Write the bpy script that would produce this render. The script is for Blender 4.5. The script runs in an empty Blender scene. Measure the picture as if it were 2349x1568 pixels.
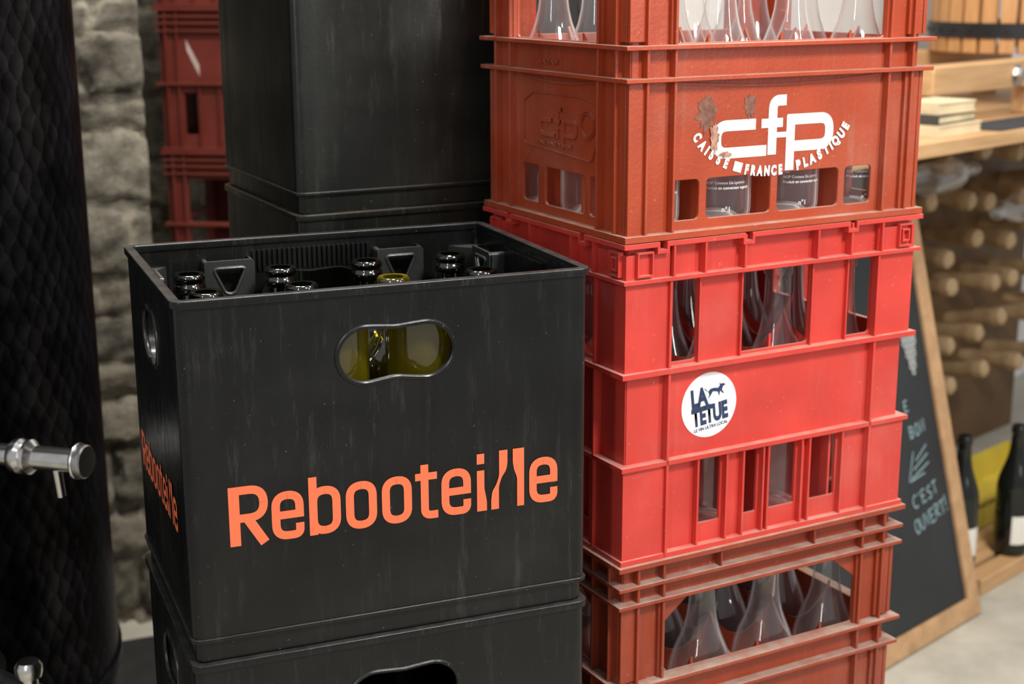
import bpy, bmesh, math, random
from mathutils import Matrix, Vector, noise
random.seed(7)
FZ=0.695   # height of the black crate's panel bottom above the floor
scn=bpy.context.scene
col=bpy.context.collection
scn.view_settings.view_transform='Standard'
scn.view_settings.look='None'

# ------------------------------------------------------------------ helpers
def T(x,y,z): return Matrix.Translation((x,y,z))
def RZ(a): return Matrix.Rotation(a,4,'Z')
def basis(xa,ya,za,o=(0,0,0)):
    m=Matrix.Identity(4)
    for i in range(3):
        m[i][0]=xa[i]; m[i][1]=ya[i]; m[i][2]=za[i]; m[i][3]=o[i]
    return m
def curve_mesh(cu):
    o=bpy.data.objects.new("tmp",cu); col.objects.link(o)
    me=bpy.data.meshes.new_from_object(o)
    bpy.data.objects.remove(o); bpy.data.curves.remove(cu)
    return me
def plate(loops,t=0.0,bevel=0.0):
    cu=bpy.data.curves.new("p","CURVE"); cu.dimensions='2D'; cu.fill_mode='BOTH' ; cu.extrude=t/2
    if bevel: cu.bevel_depth=bevel
    for L in loops:
        s=cu.splines.new('POLY'); s.points.add(len(L)-1)
        for i,p in enumerate(L): s.points[i].co=(p[0],p[1],0,1)
        s.use_cyclic_u=True
    return curve_mesh(cu)
def tube_mesh(pts,r,closed=False,res=4):
    cu=bpy.data.curves.new("t","CURVE"); cu.dimensions='3D'; cu.bevel_depth=r; cu.bevel_resolution=res; cu.use_fill_caps=True
    s=cu.splines.new('POLY'); s.points.add(len(pts)-1)
    for i,p in enumerate(pts): s.points[i].co=(p[0],p[1],p[2] if len(p)>2 else 0,1)
    s.use_cyclic_u=closed
    return curve_mesh(cu)
def text_mesh(t,size,bold=0.0,ext=0.0,align='LEFT',sx=1.0):
    cu=bpy.data.curves.new("f","FONT"); cu.body=t; cu.size=size; cu.offset=bold; cu.extrude=ext; cu.align_x=align
    me=curve_mesh(cu)
    if sx!=1: me.transform(Matrix.Diagonal((sx,1,1,1)))
    return me
def rect(x0,y0,x1,y1): return [(x0,y0),(x1,y0),(x1,y1),(x0,y1)]
def roundpoly(P,r,closed=True,n=5):
    out=[]; N=len(P)
    for i in range(N):
        if not closed and (i==0 or i==N-1): out.append(tuple(P[i][:2])); continue
        p=Vector(P[i][:2]); a=Vector(P[i-1][:2]); b=Vector(P[(i+1)%N][:2])
        rr=P[i][2] if len(P[i])>2 else r
        if rr<=0: out.append((p.x,p.y)); continue
        da=a-p; db=b-p; q=min(rr,da.length*.499,db.length*.499)
        s=p+da.normalized()*q; e=p+db.normalized()*q
        for k in range(n+1):
            t=k/n; v=s*(1-t)**2+p*2*t*(1-t)+e*t*t; out.append((v.x,v.y))
    return out
def rrect(x0,y0,x1,y1,r): return roundpoly(rect(x0,y0,x1,y1),r,True,5)
class MB:
    def __init__(s): s.bm=bmesh.new(); s.lay=0
    def mesh(s,me,M=None,free=True):
        n=len(s.bm.verts); s.bm.from_mesh(me); s.bm.verts.ensure_lookup_table()
        if M is not None:
            for v in s.bm.verts[n:]: v.co=M@v.co
        if free: bpy.data.meshes.remove(me)
    def box(s,a,b,M=None):
        c=[(a[i]+b[i])/2 for i in range(3)]; d=[abs(b[i]-a[i]) for i in range(3)]
        m=T(*c)@Matrix.Diagonal((d[0],d[1],d[2],1))
        if M is not None: m=M@m
        bmesh.ops.create_cube(s.bm,size=1,matrix=m)
    def lathe(s,prof,seg=32,M=None):
        rings=[]
        for r,z in prof:
            if r<1e-6: rings.append([s.bm.verts.new((0,0,z))])
            else: rings.append([s.bm.verts.new((r*math.cos(2*math.pi*k/seg),r*math.sin(2*math.pi*k/seg),z)) for k in range(seg)])
        for A,B in zip(rings,rings[1:]):
            for k in range(seg):
                k2=(k+1)%seg
                if len(A)==1 and len(B)==1: continue
                if len(A)==1: s.bm.faces.new((A[0],B[k2],B[k]))
                elif len(B)==1: s.bm.faces.new((A[k],A[k2],B[0]))
                else: s.bm.faces.new((A[k],A[k2],B[k2],B[k]))
        if M is not None:
            for R in rings:
                for v in R: v.co=M@v.co
    def cyl(s,p0,p1,r,seg=20,r2=None):
        p0=Vector(p0); p1=Vector(p1); d=p1-p0; q=d.to_track_quat('Z','Y').to_matrix().to_4x4()
        r2=r if r2 is None else r2
        s.lathe([(0,0),(r,0),(r2,d.length),(0,d.length)],seg,Matrix.Translation(p0)@q)
    def stroke(s,P,w,closed=False,M=None,z=0.0,t=0.0):
        P=[Vector(p[:2]) for p in P]; N=len(P); L=[];R=[]
        s.lay+=1; z=z+s.lay*.00003
        for i in range(N):
            if closed: a=P[i-1]; b=P[(i+1)%N]
            else: a=P[max(i-1,0)]; b=P[min(i+1,N-1)]
            d1=(P[i]-a); d2=(b-P[i])
            if d1.length<1e-9: d1=d2
            if d2.length<1e-9: d2=d1
            d1=d1.normalized(); d2=d2.normalized(); tt=(d1+d2).normalized(); c=max(tt.dot(d1),.6)
            nn=Vector((-tt.y,tt.x))*(w/2/c)
            L.append(P[i]+nn); R.append(P[i]-nn)
        lv=[]
        for zz in ([z,z+t] if t else [z]):
            vl=[s.bm.verts.new((v.x,v.y,zz)) for v in L]; vr=[s.bm.verts.new((v.x,v.y,zz)) for v in R]
            for i in range(N if closed else N-1):
                j=(i+1)%N
                s.bm.faces.new((vr[i],vr[j],vl[j],vl[i]))
            lv.append((vl,vr))
        if t:
            for q in (0,1):
                A=lv[0][q]; B=lv[1][q]
                for i in range(N if closed else N-1):
                    j=(i+1)%N; s.bm.faces.new((A[i],A[j],B[j],B[i]))
        if M is not None:
            for vl,vr in lv:
                for v in vl+vr: v.co=M@v.co
    def flat(s,me,M):
        s.lay+=1; s.mesh(me,M@T(0,0,s.lay*.00003))
    def finish(s,name,mat,bevel=0,smooth=True,ang=35,recalc=True,dbl=True):
        if dbl: bmesh.ops.remove_doubles(s.bm,verts=s.bm.verts,dist=1e-6)
        if recalc: bmesh.ops.recalc_face_normals(s.bm,faces=s.bm.faces)
        me=bpy.data.meshes.new(name); s.bm.to_mesh(me); s.bm.free()
        if smooth:
            for p in me.polygons: p.use_smooth=True
            me.set_sharp_from_angle(angle=math.radians(ang))
        o=bpy.data.objects.new(name,me); col.objects.link(o)
        me.materials.append(mat)
        if bevel:
            m=o.modifiers.new("bevel",'BEVEL'); m.width=bevel; m.segments=2; m.limit_method='ANGLE'; m.angle_limit=math.radians(40)
            m.harden_normals=False
        return o
def thing(name,label,cat,parts,loc=(0,0,0),rz=0,group=None,scale=None):
    e=bpy.data.objects.new(name,None); col.objects.link(e); e.empty_display_size=.05
    e.location=loc; e.rotation_euler=(0,0,rz)
    e["label"]=label; e["category"]=cat
    if group: e["group"]=group
    for p in parts: p.parent=e
    return e
def copy_thing(src,loc,rz=None,label=None,group=None,skip=()):
    e=src.copy(); col.objects.link(e); e.location=loc
    if rz is not None: e.rotation_euler=(0,0,rz)
    if label: e["label"]=label
    if group: e["group"]=group
    for c in list(src.children):
        if any(c.name.startswith(k) for k in skip): continue
        n=c.copy(); n.parent=e; col.objects.link(n)
    return e

# ------------------------------------------------------------------ materials
def nodes(name):
    m=bpy.data.materials.new(name); m.use_nodes=True; nt=m.node_tree
    return m,nt,nt.nodes["Principled BSDF"],nt.nodes,nt.links
def ramp(N,Lk,src,p0,c0,p1,c1):
    r=N.new("ShaderNodeValToRGB"); r.color_ramp.elements[0].position=p0; r.color_ramp.elements[0].color=(*c0,1)
    r.color_ramp.elements[1].position=p1; r.color_ramp.elements[1].color=(*c1,1); Lk.new(src,r.inputs[0]); return r
def noise_n(N,Lk,scale,detail=4,vec=None,rough=.5):
    n=N.new("ShaderNodeTexNoise"); n.inputs["Scale"].default_value=scale; n.inputs["Detail"].default_value=detail; n.inputs["Roughness"].default_value=rough
    if vec is not None: Lk.new(vec,n.inputs["Vector"])
    return n
def plastic(name,c,rough=.45,dust=.5,var=.12,dustc=(.42,.33,.27),bump=.15,streak=0,scuff=0.0,spec=.5):
    m,nt,b,N,L=nodes(name)
    b.inputs["Specular IOR Level"].default_value=spec
    tc=N.new("ShaderNodeTexCoord")
    n1=noise_n(N,L,14,5,tc.outputs["Object"])
    lo=tuple(x*(1-var) for x in c); hi=tuple(min(1,x*(1+var)+.002) for x in c)
    r1=ramp(N,L,n1.outputs["Fac"],.3,lo,.7,hi)
    g=N.new("ShaderNodeNewGeometry"); sp=N.new("ShaderNodeSeparateXYZ"); L.new(g.outputs["Normal"],sp.inputs[0])
    mr=N.new("ShaderNodeMapRange"); mr.inputs[1].default_value=.35; mr.inputs[2].default_value=.95; L.new(sp.outputs["Z"],mr.inputs[0])
    n2=noise_n(N,L,45,4,tc.outputs["Object"]); r2=ramp(N,L,n2.outputs["Fac"],.3,(.45,)*3,.65,(1,)*3)
    mu=N.new("ShaderNodeMath"); mu.operation='MULTIPLY'; L.new(mr.outputs[0],mu.inputs[0]); L.new(r2.outputs[0],mu.inputs[1])
    mu2=N.new("ShaderNodeMath"); mu2.operation='MULTIPLY'; L.new(mu.outputs[0],mu2.inputs[0]); mu2.inputs[1].default_value=dust
    n3=noise_n(N,L,5,6,tc.outputs["Object"],.65); r3=ramp(N,L,n3.outputs["Fac"],.50,(0,)*3,.85,(dust*.25,)*3)
    ad=N.new("ShaderNodeMath"); ad.operation='ADD'; ad.use_clamp=True; L.new(mu2.outputs[0],ad.inputs[0]); L.new(r3.outputs[0],ad.inputs[1])
    last=ad.outputs[0]
    if scuff:
        mps=N.new("ShaderNodeMapping"); mps.inputs["Scale"].default_value=(70,70,9); L.new(tc.outputs["Object"],mps.inputs[0])
        n6=noise_n(N,L,1,9,mps.outputs[0],.75); r6=ramp(N,L,n6.outputs["Fac"],.54,(0,)*3,.74,(scuff,)*3)
        n7=noise_n(N,L,3,3,tc.outputs["Object"]); r7=ramp(N,L,n7.outputs["Fac"],.42,(.1,)*3,.65,(1,)*3)
        m6=N.new("ShaderNodeMath"); m6.operation='MULTIPLY'; L.new(r6.outputs[0],m6.inputs[0]); L.new(r7.outputs[0],m6.inputs[1])
        n8=noise_n(N,L,260,2,tc.outputs["Object"]); r8=ramp(N,L,n8.outputs["Fac"],.72,(0,)*3,.77,(.5,)*3)
        a8=N.new("ShaderNodeMath"); a8.operation='ADD'; L.new(m6.outputs[0],a8.inputs[0]); L.new(r8.outputs[0],a8.inputs[1])
        a9=N.new("ShaderNodeMath"); a9.operation='ADD'; a9.use_clamp=True; L.new(a8.outputs[0],a9.inputs[0]); L.new(last,a9.inputs[1]); last=a9.outputs[0]
    mx=N.new("ShaderNodeMixRGB"); L.new(last,mx.inputs[0]); L.new(r1.outputs[0],mx.inputs[1]); mx.inputs[2].default_value=(*dustc,1)
    L.new(mx.outputs[0],b.inputs["Base Color"])
    mp=N.new("ShaderNodeMapping"); mp.inputs["Scale"].default_value=(60,60,1.2) if streak else (30,30,30); L.new(tc.outputs["Object"],mp.inputs[0])
    n4=noise_n(N,L,1,4,mp.outputs[0]); r4=N.new("ShaderNodeMapRange"); L.new(n4.outputs["Fac"],r4.inputs[0])
    r4.inputs[3].default_value=rough-.1; r4.inputs[4].default_value=rough+.15; L.new(r4.outputs[0],b.inputs["Roughness"])
    bu=N.new("ShaderNodeBump"); bu.inputs["Strength"].default_value=bump; bu.inputs["Distance"].default_value=.001
    n5=noise_n(N,L,220,3,tc.outputs["Object"]); L.new(n5.outputs["Fac"],bu.inputs["Height"]); L.new(bu.outputs[0],b.inputs["Normal"])
    return m
def plain(name,c,rough=.5,metal=0,var=.1,scale=20,bump=0):
    m,nt,b,N,L=nodes(name); tc=N.new("ShaderNodeTexCoord"); n=noise_n(N,L,scale,4,tc.outputs["Object"])
    r=ramp(N,L,n.outputs["Fac"],.3,tuple(x*(1-var) for x in c),.7,tuple(min(1,x*(1+var)) for x in c)); L.new(r.outputs[0],b.inputs["Base Color"])
    b.inputs["Roughness"].default_value=rough; b.inputs["Metallic"].default_value=metal
    if bump:
        bu=N.new("ShaderNodeBump"); bu.inputs["Strength"].default_value=bump; bu.inputs["Distance"].default_value=.003; L.new(n.outputs["Fac"],bu.inputs["Height"]); L.new(bu.outputs[0],b.inputs["Normal"])
    return m
def wood(name,c1,c2,scale=(3,40,40),rough=.55):
    m,nt,b,N,L=nodes(name); tc=N.new("ShaderNodeTexCoord"); mp=N.new("ShaderNodeMapping"); mp.inputs["Scale"].default_value=scale
    L.new(tc.outputs["Object"],mp.inputs[0]); n=noise_n(N,L,1.5,6,mp.outputs[0],.6); r=ramp(N,L,n.outputs["Fac"],.3,c1,.7,c2)
    L.new(r.outputs[0],b.inputs["Base Color"]); b.inputs["Roughness"].default_value=rough; return m
def thinglass(name,tint,refl=1.0,edge=(.55,.6,.6),rough=.04,body=0.0,bodyc=(.1,.1,.02),base=.06,power=2.6,gain=.85,mid=.45,bands=None):
    m=bpy.data.materials.new(name); m.use_nodes=True; nt=m.node_tree; N=nt.nodes; L=nt.links; N.clear()
    out=N.new("ShaderNodeOutputMaterial"); lw=N.new("ShaderNodeLayerWeight"); lw.inputs[0].default_value=.5
    cr=ramp(N,L,lw.outputs["Facing"],mid,tint,.97,edge)
    tr=N.new("ShaderNodeBsdfTransparent"); L.new(cr.outputs[0],tr.inputs[0])
    gl=N.new("ShaderNodeBsdfGlossy"); gl.inputs["Roughness"].default_value=rough; gl.inputs[0].default_value=(refl,refl,refl,1)
    pw=N.new("ShaderNodeMath"); pw.operation='POWER'; pw.inputs[1].default_value=power; L.new(lw.outputs["Facing"],pw.inputs[0])
    sc=N.new("ShaderNodeMath"); sc.operation='MULTIPLY_ADD'; sc.use_clamp=True; sc.inputs[1].default_value=gain; sc.inputs[2].default_value=base; L.new(pw.outputs[0],sc.inputs[0])
    mx=N.new("ShaderNodeMixShader"); L.new(sc.outputs[0],mx.inputs[0]); L.new(tr.outputs[0],mx.inputs[1]); L.new(gl.outputs[0],mx.inputs[2])
    last=mx.outputs[0]
    if body>0:
        df=N.new("ShaderNodeBsdfDiffuse"); df.inputs[0].default_value=(*bodyc,1)
        if bands:
            # diffuse bands by facing angle paint the bright refraction streaks of thick glass
            rp=N.new("ShaderNodeValToRGB"); L.new(lw.outputs["Facing"],rp.inputs[0]); els=rp.color_ramp.elements
            els[0].position=bands[0][0]; els[0].color=(bands[0][1],)*3+(1,); els[1].position=bands[-1][0]; els[1].color=(bands[-1][1],)*3+(1,)
            for p,v in bands[1:-1]:
                e=els.new(p); e.color=(v,v,v,1)
            fac=rp.outputs[0]
            trl=N.new("ShaderNodeBsdfTranslucent"); trl.inputs[0].default_value=(*bodyc,1)
            md=N.new("ShaderNodeMixShader"); md.inputs[0].default_value=.4; L.new(df.outputs[0],md.inputs[1]); L.new(trl.outputs[0],md.inputs[2]); bs=md.outputs[0]
        else:
            p2=N.new("ShaderNodeMath"); p2.operation='MULTIPLY_ADD'; p2.use_clamp=True; p2.inputs[1].default_value=body*2.2; p2.inputs[2].default_value=body*.35; L.new(pw.outputs[0],p2.inputs[0]); fac=p2.outputs[0]; bs=df.outputs[0]
        m2=N.new("ShaderNodeMixShader"); L.new(fac,m2.inputs[0]); L.new(mx.outputs[0],m2.inputs[1]); L.new(bs,m2.inputs[2]); last=m2.outputs[0]
    L.new(last,out.inputs[0]); return m

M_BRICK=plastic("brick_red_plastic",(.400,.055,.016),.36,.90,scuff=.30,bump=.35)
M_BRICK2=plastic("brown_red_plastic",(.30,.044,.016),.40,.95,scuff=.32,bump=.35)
M_RED=plastic("bright_red_plastic",(.61,.050,.036),.36,.70,dustc=(.60,.40,.33),scuff=.16)
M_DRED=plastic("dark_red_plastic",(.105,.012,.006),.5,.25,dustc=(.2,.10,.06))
M_BLACK=plastic("black_plastic",(.0054,.0056,.0055),.24,.26,.2,dustc=(.17,.165,.155),bump=.10,streak=1,scuff=.34,spec=.38)
M_BRKT=plastic("lit_worn_black_plastic",(.026,.0265,.026),.22,.40,.2,dustc=(.22,.215,.205),bump=.10,scuff=.30,spec=.7)  # lighter base paints the light on the inner brackets; scuffs are wear
M_BLACK2=plastic("dusty_black_plastic",(.0092,.0096,.0076),.27,.45,.25,dustc=(.2,.18,.13),bump=.12,streak=1,scuff=.40,spec=.38)
M_ORANGE=plain("orange_print",(.83,.165,.065),.45,var=.04)
M_WHITE=plain("white_print",(.84,.84,.81),.5,var=.08,scale=60)
M_NAVY=plain("navy_print",(.02,.04,.10),.5)
M_STICK=plain("white_sticker",(.88,.89,.91),.35,var=.02)
M_CLEAR=thinglass("clear_glass",(.985,.99,.988),edge=(.60,.64,.64),body=.1,bodyc=(.95,.98,1.0),base=.08,power=3.0,gain=.8,mid=.75,rough=.045,
    bands=[(0,.05),(.42,.06),(.60,.18),(.67,.58),(.73,.12),(.85,.18),(.91,.75),(.96,.12),(1.0,.4)])
M_OLIVE=thinglass("olive_glass",(.50,.44,.04),edge=(.07,.06,.005),body=.16,bodyc=(.36,.29,.008),power=4,gain=.7,base=.12)
M_OLIVE2=thinglass("deep_olive_glass",(.30,.26,.015),edge=(.05,.045,.004),body=.5,bodyc=(.17,.135,.006),power=3,gain=.7,base=.16,rough=.03,
    bands=[(0,.50),(.35,.45),(.6,.62),(.8,.30),(1.0,.75)])
M_DGREEN=thinglass("dark_green_glass",(.10,.11,.04),edge=(.01,.01,.005),body=.25,bodyc=(.008,.012,.006),power=4,gain=.8,base=.12)
M_LABEL=plain("paper_label",(.78,.76,.70),.6,var=.05)
M_STEEL=plain("brushed_steel",(.74,.73,.70),.24,1.0,var=.1,scale=80)
M_RUB=plain("dull_steel",(.55,.54,.52),.35,1.0)
M_WOOD=wood("pale_wood",(.42,.24,.11),(.61,.38,.19))
M_WOODV=wood("stave_wood",(.36,.17,.06),(.56,.30,.12),(30,30,3))
M_PEG=wood("peg_wood",(.30,.19,.09),(.62,.45,.26),(12,12,12))
M_BROWN=wood("brown_board",(.09,.05,.020),(.16,.09,.036),(4,30,4))
M_SLATE=plain("chalkboard_slate",(.018,.021,.024),.6,var=.3,scale=4)
M_CHALK=plain("blue_chalk",(.40,.60,.66),.9,var=.2,scale=150)
M_CHALKW=plain("white_chalk",(.60,.64,.64),.9,var=.2,scale=150)
M_PLASTER=plain("white_plaster",(.74,.74,.73),.9,var=.08,scale=6,bump=.4)
M_CLOTH=plain("dark_cloth",(.03,.033,.04),.9,var=.2)
M_YEL=plain("yellow_plastic",(.58,.46,.06),.5)
M_BOOK=plain("cream_paper",(.66,.55,.36),.7)
M_DARKBOX=plain("dark_grey_card",(.05,.05,.045),.8)
M_FLOORSHADE=plain("black_rubber_mat",(.014,.013,.012),.8,var=.3)  # near-black colour standing in for shade on the floor

def tank_mat():
    m,nt,b,N,L=nodes("circle_polished_steel"); tc=N.new("ShaderNodeTexCoord")
    mp=N.new("ShaderNodeMapping"); mp.inputs["Rotation"].default_value=(0,0,math.radians(45)); mp.inputs["Scale"].default_value=(1,1,1)
    nd=noise_n(N,L,60,3,tc.outputs["UV"]); sb=N.new("ShaderNodeVectorMath"); sb.operation='SCALE'; sb.inputs["Scale"].default_value=.012; L.new(nd.outputs["Color"],sb.inputs[0])
    av=N.new("ShaderNodeVectorMath"); av.operation='ADD'; L.new(tc.outputs["UV"],av.inputs[0]); L.new(sb.outputs[0],av.inputs[1]); L.new(av.outputs[0],mp.inputs[0])
    v=N.new("ShaderNodeTexVoronoi"); v.voronoi_dimensions='2D'; v.inputs["Scale"].default_value=38; v.inputs["Randomness"].default_value=.35; L.new(mp.outputs[0],v.inputs["Vector"])
    sub=N.new("ShaderNodeVectorMath"); sub.operation='SUBTRACT'; L.new(mp.outputs[0],sub.inputs[0]); L.new(v.outputs["Position"],sub.inputs[1])
    sx=N.new("ShaderNodeSeparateXYZ"); L.new(sub.outputs[0],sx.inputs[0])
    sm=N.new("ShaderNodeMath"); sm.operation='ADD'; L.new(sx.outputs[0],sm.inputs[0]); L.new(sx.outputs[1],sm.inputs[1])
    mr=N.new("ShaderNodeMapRange"); mr.inputs[1].default_value=-.022; mr.inputs[2].default_value=.022; L.new(sm.outputs[0],mr.inputs[0])
    n=noise_n(N,L,14,6,tc.outputs["Object"],.65)
    r=ramp(N,L,mr.outputs[0],.15,(.013,.013,.014),.95,(.042,.042,.045))
    mx=N.new("ShaderNodeMixRGB"); mx.blend_type='MULTIPLY'; mx.inputs[0].default_value=.9; L.new(r.outputs[0],mx.inputs[1])
    r2=ramp(N,L,n.outputs["Fac"],.38,(.3,.3,.3),.62,(1.2,1.2,1.22)); L.new(r2.outputs[0],mx.inputs[2]); L.new(mx.outputs[0],b.inputs["Base Color"])
    b.inputs["Metallic"].default_value=.85
    b.inputs["Specular IOR Level"].default_value=.1
    b.inputs["Roughness"].default_value=.34
    b.inputs["Specular Tint"].default_value=(.35,.35,.38,1)
    return m
M_TANK=tank_mat()
def stone_mat():
    m,nt,b,N,L=nodes("rubble_stone"); tc=N.new("ShaderNodeTexCoord"); at=N.new("ShaderNodeAttribute"); at.attribute_name="tone"
    n=noise_n(N,L,9,10,tc.outputs["Object"],.8); r=ramp(N,L,n.outputs["Fac"],.38,(.15,.13,.10),.62,(.62,.57,.47))
    mx=N.new("ShaderNodeMixRGB"); mx.blend_type='MULTIPLY'; mx.inputs[0].default_value=1; L.new(r.outputs[0],mx.inputs[1]); L.new(at.outputs["Color"],mx.inputs[2]); L.new(mx.outputs[0],b.inputs["Base Color"])
    b.inputs["Roughness"].default_value=.95
    n2=noise_n(N,L,55,8,tc.outputs["Object"],.8); bu=N.new("ShaderNodeBump"); bu.inputs["Strength"].default_value=1; bu.inputs["Distance"].default_value=.015; L.new(n2.outputs["Fac"],bu.inputs["Height"]); L.new(bu.outputs[0],b.inputs["Normal"])
    return m
def floor_mat():
    m,nt,b,N,L=nodes("concrete"); tc=N.new("ShaderNodeTexCoord"); n=noise_n(N,L,7,8,tc.outputs["Object"],.65)
    r=ramp(N,L,n.outputs["Fac"],.3,(.33,.31,.26),.7,(.49,.46,.39)); L.new(r.outputs[0],b.inputs["Base Color"]); b.inputs["Roughness"].default_value=.7
    bu=N.new("ShaderNodeBump"); bu.inputs["Strength"].default_value=.3; bu.inputs["Distance"].default_value=.004; L.new(n.outputs["Fac"],bu.inputs["Height"]); L.new(bu.outputs[0],b.inputs["Normal"])
    return m

# ------------------------------------------------------------------ side frames of a box shaped crate
def sides(w,d):
    return [("front",w,basis((1,0,0),(0,0,1),(0,-1,0),(0,0,0))),
            ("right",d,basis((0,1,0),(0,0,1),(1,0,0),(w,0,0))),
            ("back",w,basis((-1,0,0),(0,0,1),(0,1,0),(w,d,0))),
            ("left",d,basis((0,-1,0),(0,0,1),(-1,0,0),(0,d,0)))]
def hbar(mb,nm,W,M,v,t,o):
    if nm in ("front","back"): mb.box((-o,v,-.011),(W+o,v+t,o),M)
    else: mb.box((.0111,v,-.011),(W-.0111,v+t,o),M)

def dividers(name,w,d,inset,z0,top,dip,mat,nx=4,ny=3,t=.003):
    mb=MB()
    def prof(Lg,n):
        P=[(0,z0),(Lg,z0)]
        K=n*10
        for i in range(K,-1,-1):
            u=Lg*i/K; P.append((u,top-dip*abs(math.sin(math.pi*n*u/Lg))**.8))
        return P
    Lx=w-2*inset; Ly=d-2*inset
    for j in range(1,ny):
        y=inset+Ly*j/ny; mb.mesh(plate([prof(Lx,nx)],t),T(inset,y,0)@basis((1,0,0),(0,0,1),(0,-1,0)))
    for i in range(1,nx):
        x=inset+Lx*i/nx; mb.mesh(plate([prof(Ly,ny)],t),T(x,inset,0)@basis((0,1,0),(0,0,1),(1,0,0)))
    return mb.finish(name,mat)

# ------------------------------------------------------------------ emblem on the brick crate
def emblem(mb,M,w=.0114,t=0):
    def S(P,r=.0,closed=False,w=w): mb.stroke(roundpoly(P,r,closed,8) if r else P,w,closed,M,0,t)
    S([(.167,.4480),(.1165,.4480),(.1165,.4195),(.1820,.4195)],.013)
    S([(.1895,.4145),(.1895,.4715),(.207,.4715)],.012)
    S([(.1745,.4480),(.203,.4480)],w=w*.85)
    S([(.209,.4505),(.2675,.4505),(.2675,.4220),(.209,.4220)],.013)
    S([(.2140,.3965),(.2140,.4550)])
    S([(.1895,.4350),(.2140,.4350)],w=w*.5)
def arc_text(mb,M,size=.0138,bold=.0009):
    cx,cy,a,b=.190,.4590,.1095,.0660
    def pt(th): return Vector((cx+a*math.cos(th),cy+b*math.sin(th)))
    def th_of(u): return 2*math.pi-math.acos((u-cx)/a)
    segs=[("CAISSE",math.radians(196),th_of(.1325)),("\u25a0",th_of(.1375),th_of(.1490)),("FRANCE",th_of(.1515),th_of(.2060)),("PLASTIQUE",th_of(.2215),math.radians(345))]
    wd={'I':.45,'A':1.05,'N':1.08,'Q':1.1,'S':.95,'E':.92,'L':.85,'F':.9}
    for s,t0,t1 in segs:
        A=[]; Lt=0; prev=None
        for i in range(401):
            th=t0+(t1-t0)*i/400; p=pt(th)
            if prev is not None: Lt+=(p-prev).length
            A.append((Lt,th,p)); prev=p
        tot=sum(wd.get(c,1) for c in s); pos=0
        for c in s:
            k=wd.get(c,1); Lc=(pos+k/2)/tot*Lt; pos+=k
            q=min(A,key=lambda z:abs(z[0]-Lc)); th=q[1]
            tx=Vector((-a*math.sin(th),b*math.cos(th))).normalized()
            m=M@T(q[2].x,q[2].y,.0002)@Matrix.Rotation(math.atan2(tx.y,tx.x),4,'Z')
            if c=='\u25a0': mb.flat(plate([rect(-.0055,0,.0055,.0105)]),m)
            else: mb.flat(text_mesh(c,size,bold,0,'CENTER',{"FRANCE":.70,"CAISSE":.72}.get(s,.80)),m)

# ------------------------------------------------------------------ brick coloured crate (0.40 x 0.30 x 0.34)
def brick_body(mat,w=.4,d=.3,h=.34):
    mb=MB()
    for nm,W,M in sides(w,d):
        if W>.35: row=[(.059,.096),(.105,.190),(.199,.284),(.293,.331)]
        else: row=[(.074,.111),(.123,.207),(.215,.238)]
        holes=[rrect(a,.017,b,.059,.006) for a,b in row]
        holes.append(roundpoly([(.061,.198),(W-.061,.198),(W-.061,.257),(W-.095,.284),(.095,.284),(.061,.257)],.004))
        mb.mesh(plate([rect(.010,0,W-.010,h)]+holes,.0035),M@T(0,0,-.0105))
        lip=[(.063+ (W-.126)*i/16, .158-.006*math.sin(math.pi*i/16)) for i in range(17)]
        mb.stroke(lip,.003,False,M@T(0,0,-.0085),0,.0012)
        for v,t,o in [(0,.007,.002),(.1605,.0045,.004),(.1925,.0045,.005),(.290,.0045,.003),(.311,.0045,.003),(.334,.006,.004)]:
            hbar(mb,nm,W,M,v,t,o)
        for u in (.024,.0575,W-.0575,W-.024):
            mb.box((u-.0016,.004,-.0108),(u+.0016,h-.003,.0005),M)
        for u in (.0575,W-.0575):
            mb.box((u-.004,.19,-.012),(u+.003,.29,-.004),M)
        for u0,u1 in ((.010,.024),(W-.024,W-.010)):
            mb.box((u0-.006,.006,-.009),(u1,.16,-.004),M)
            mb.box((u0-.006,.20,-.009),(u1,.29,-.004),M)
        for k in range(1,3):
            u=W*k/3; mb.box((u-.001,.315,-.0108),(u+.001,.334,.002),M)
    mb.box((.010,.010,.002),(w-.010,d-.010,.007))
    return mb.finish("crate_body",mat,.0007)
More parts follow.
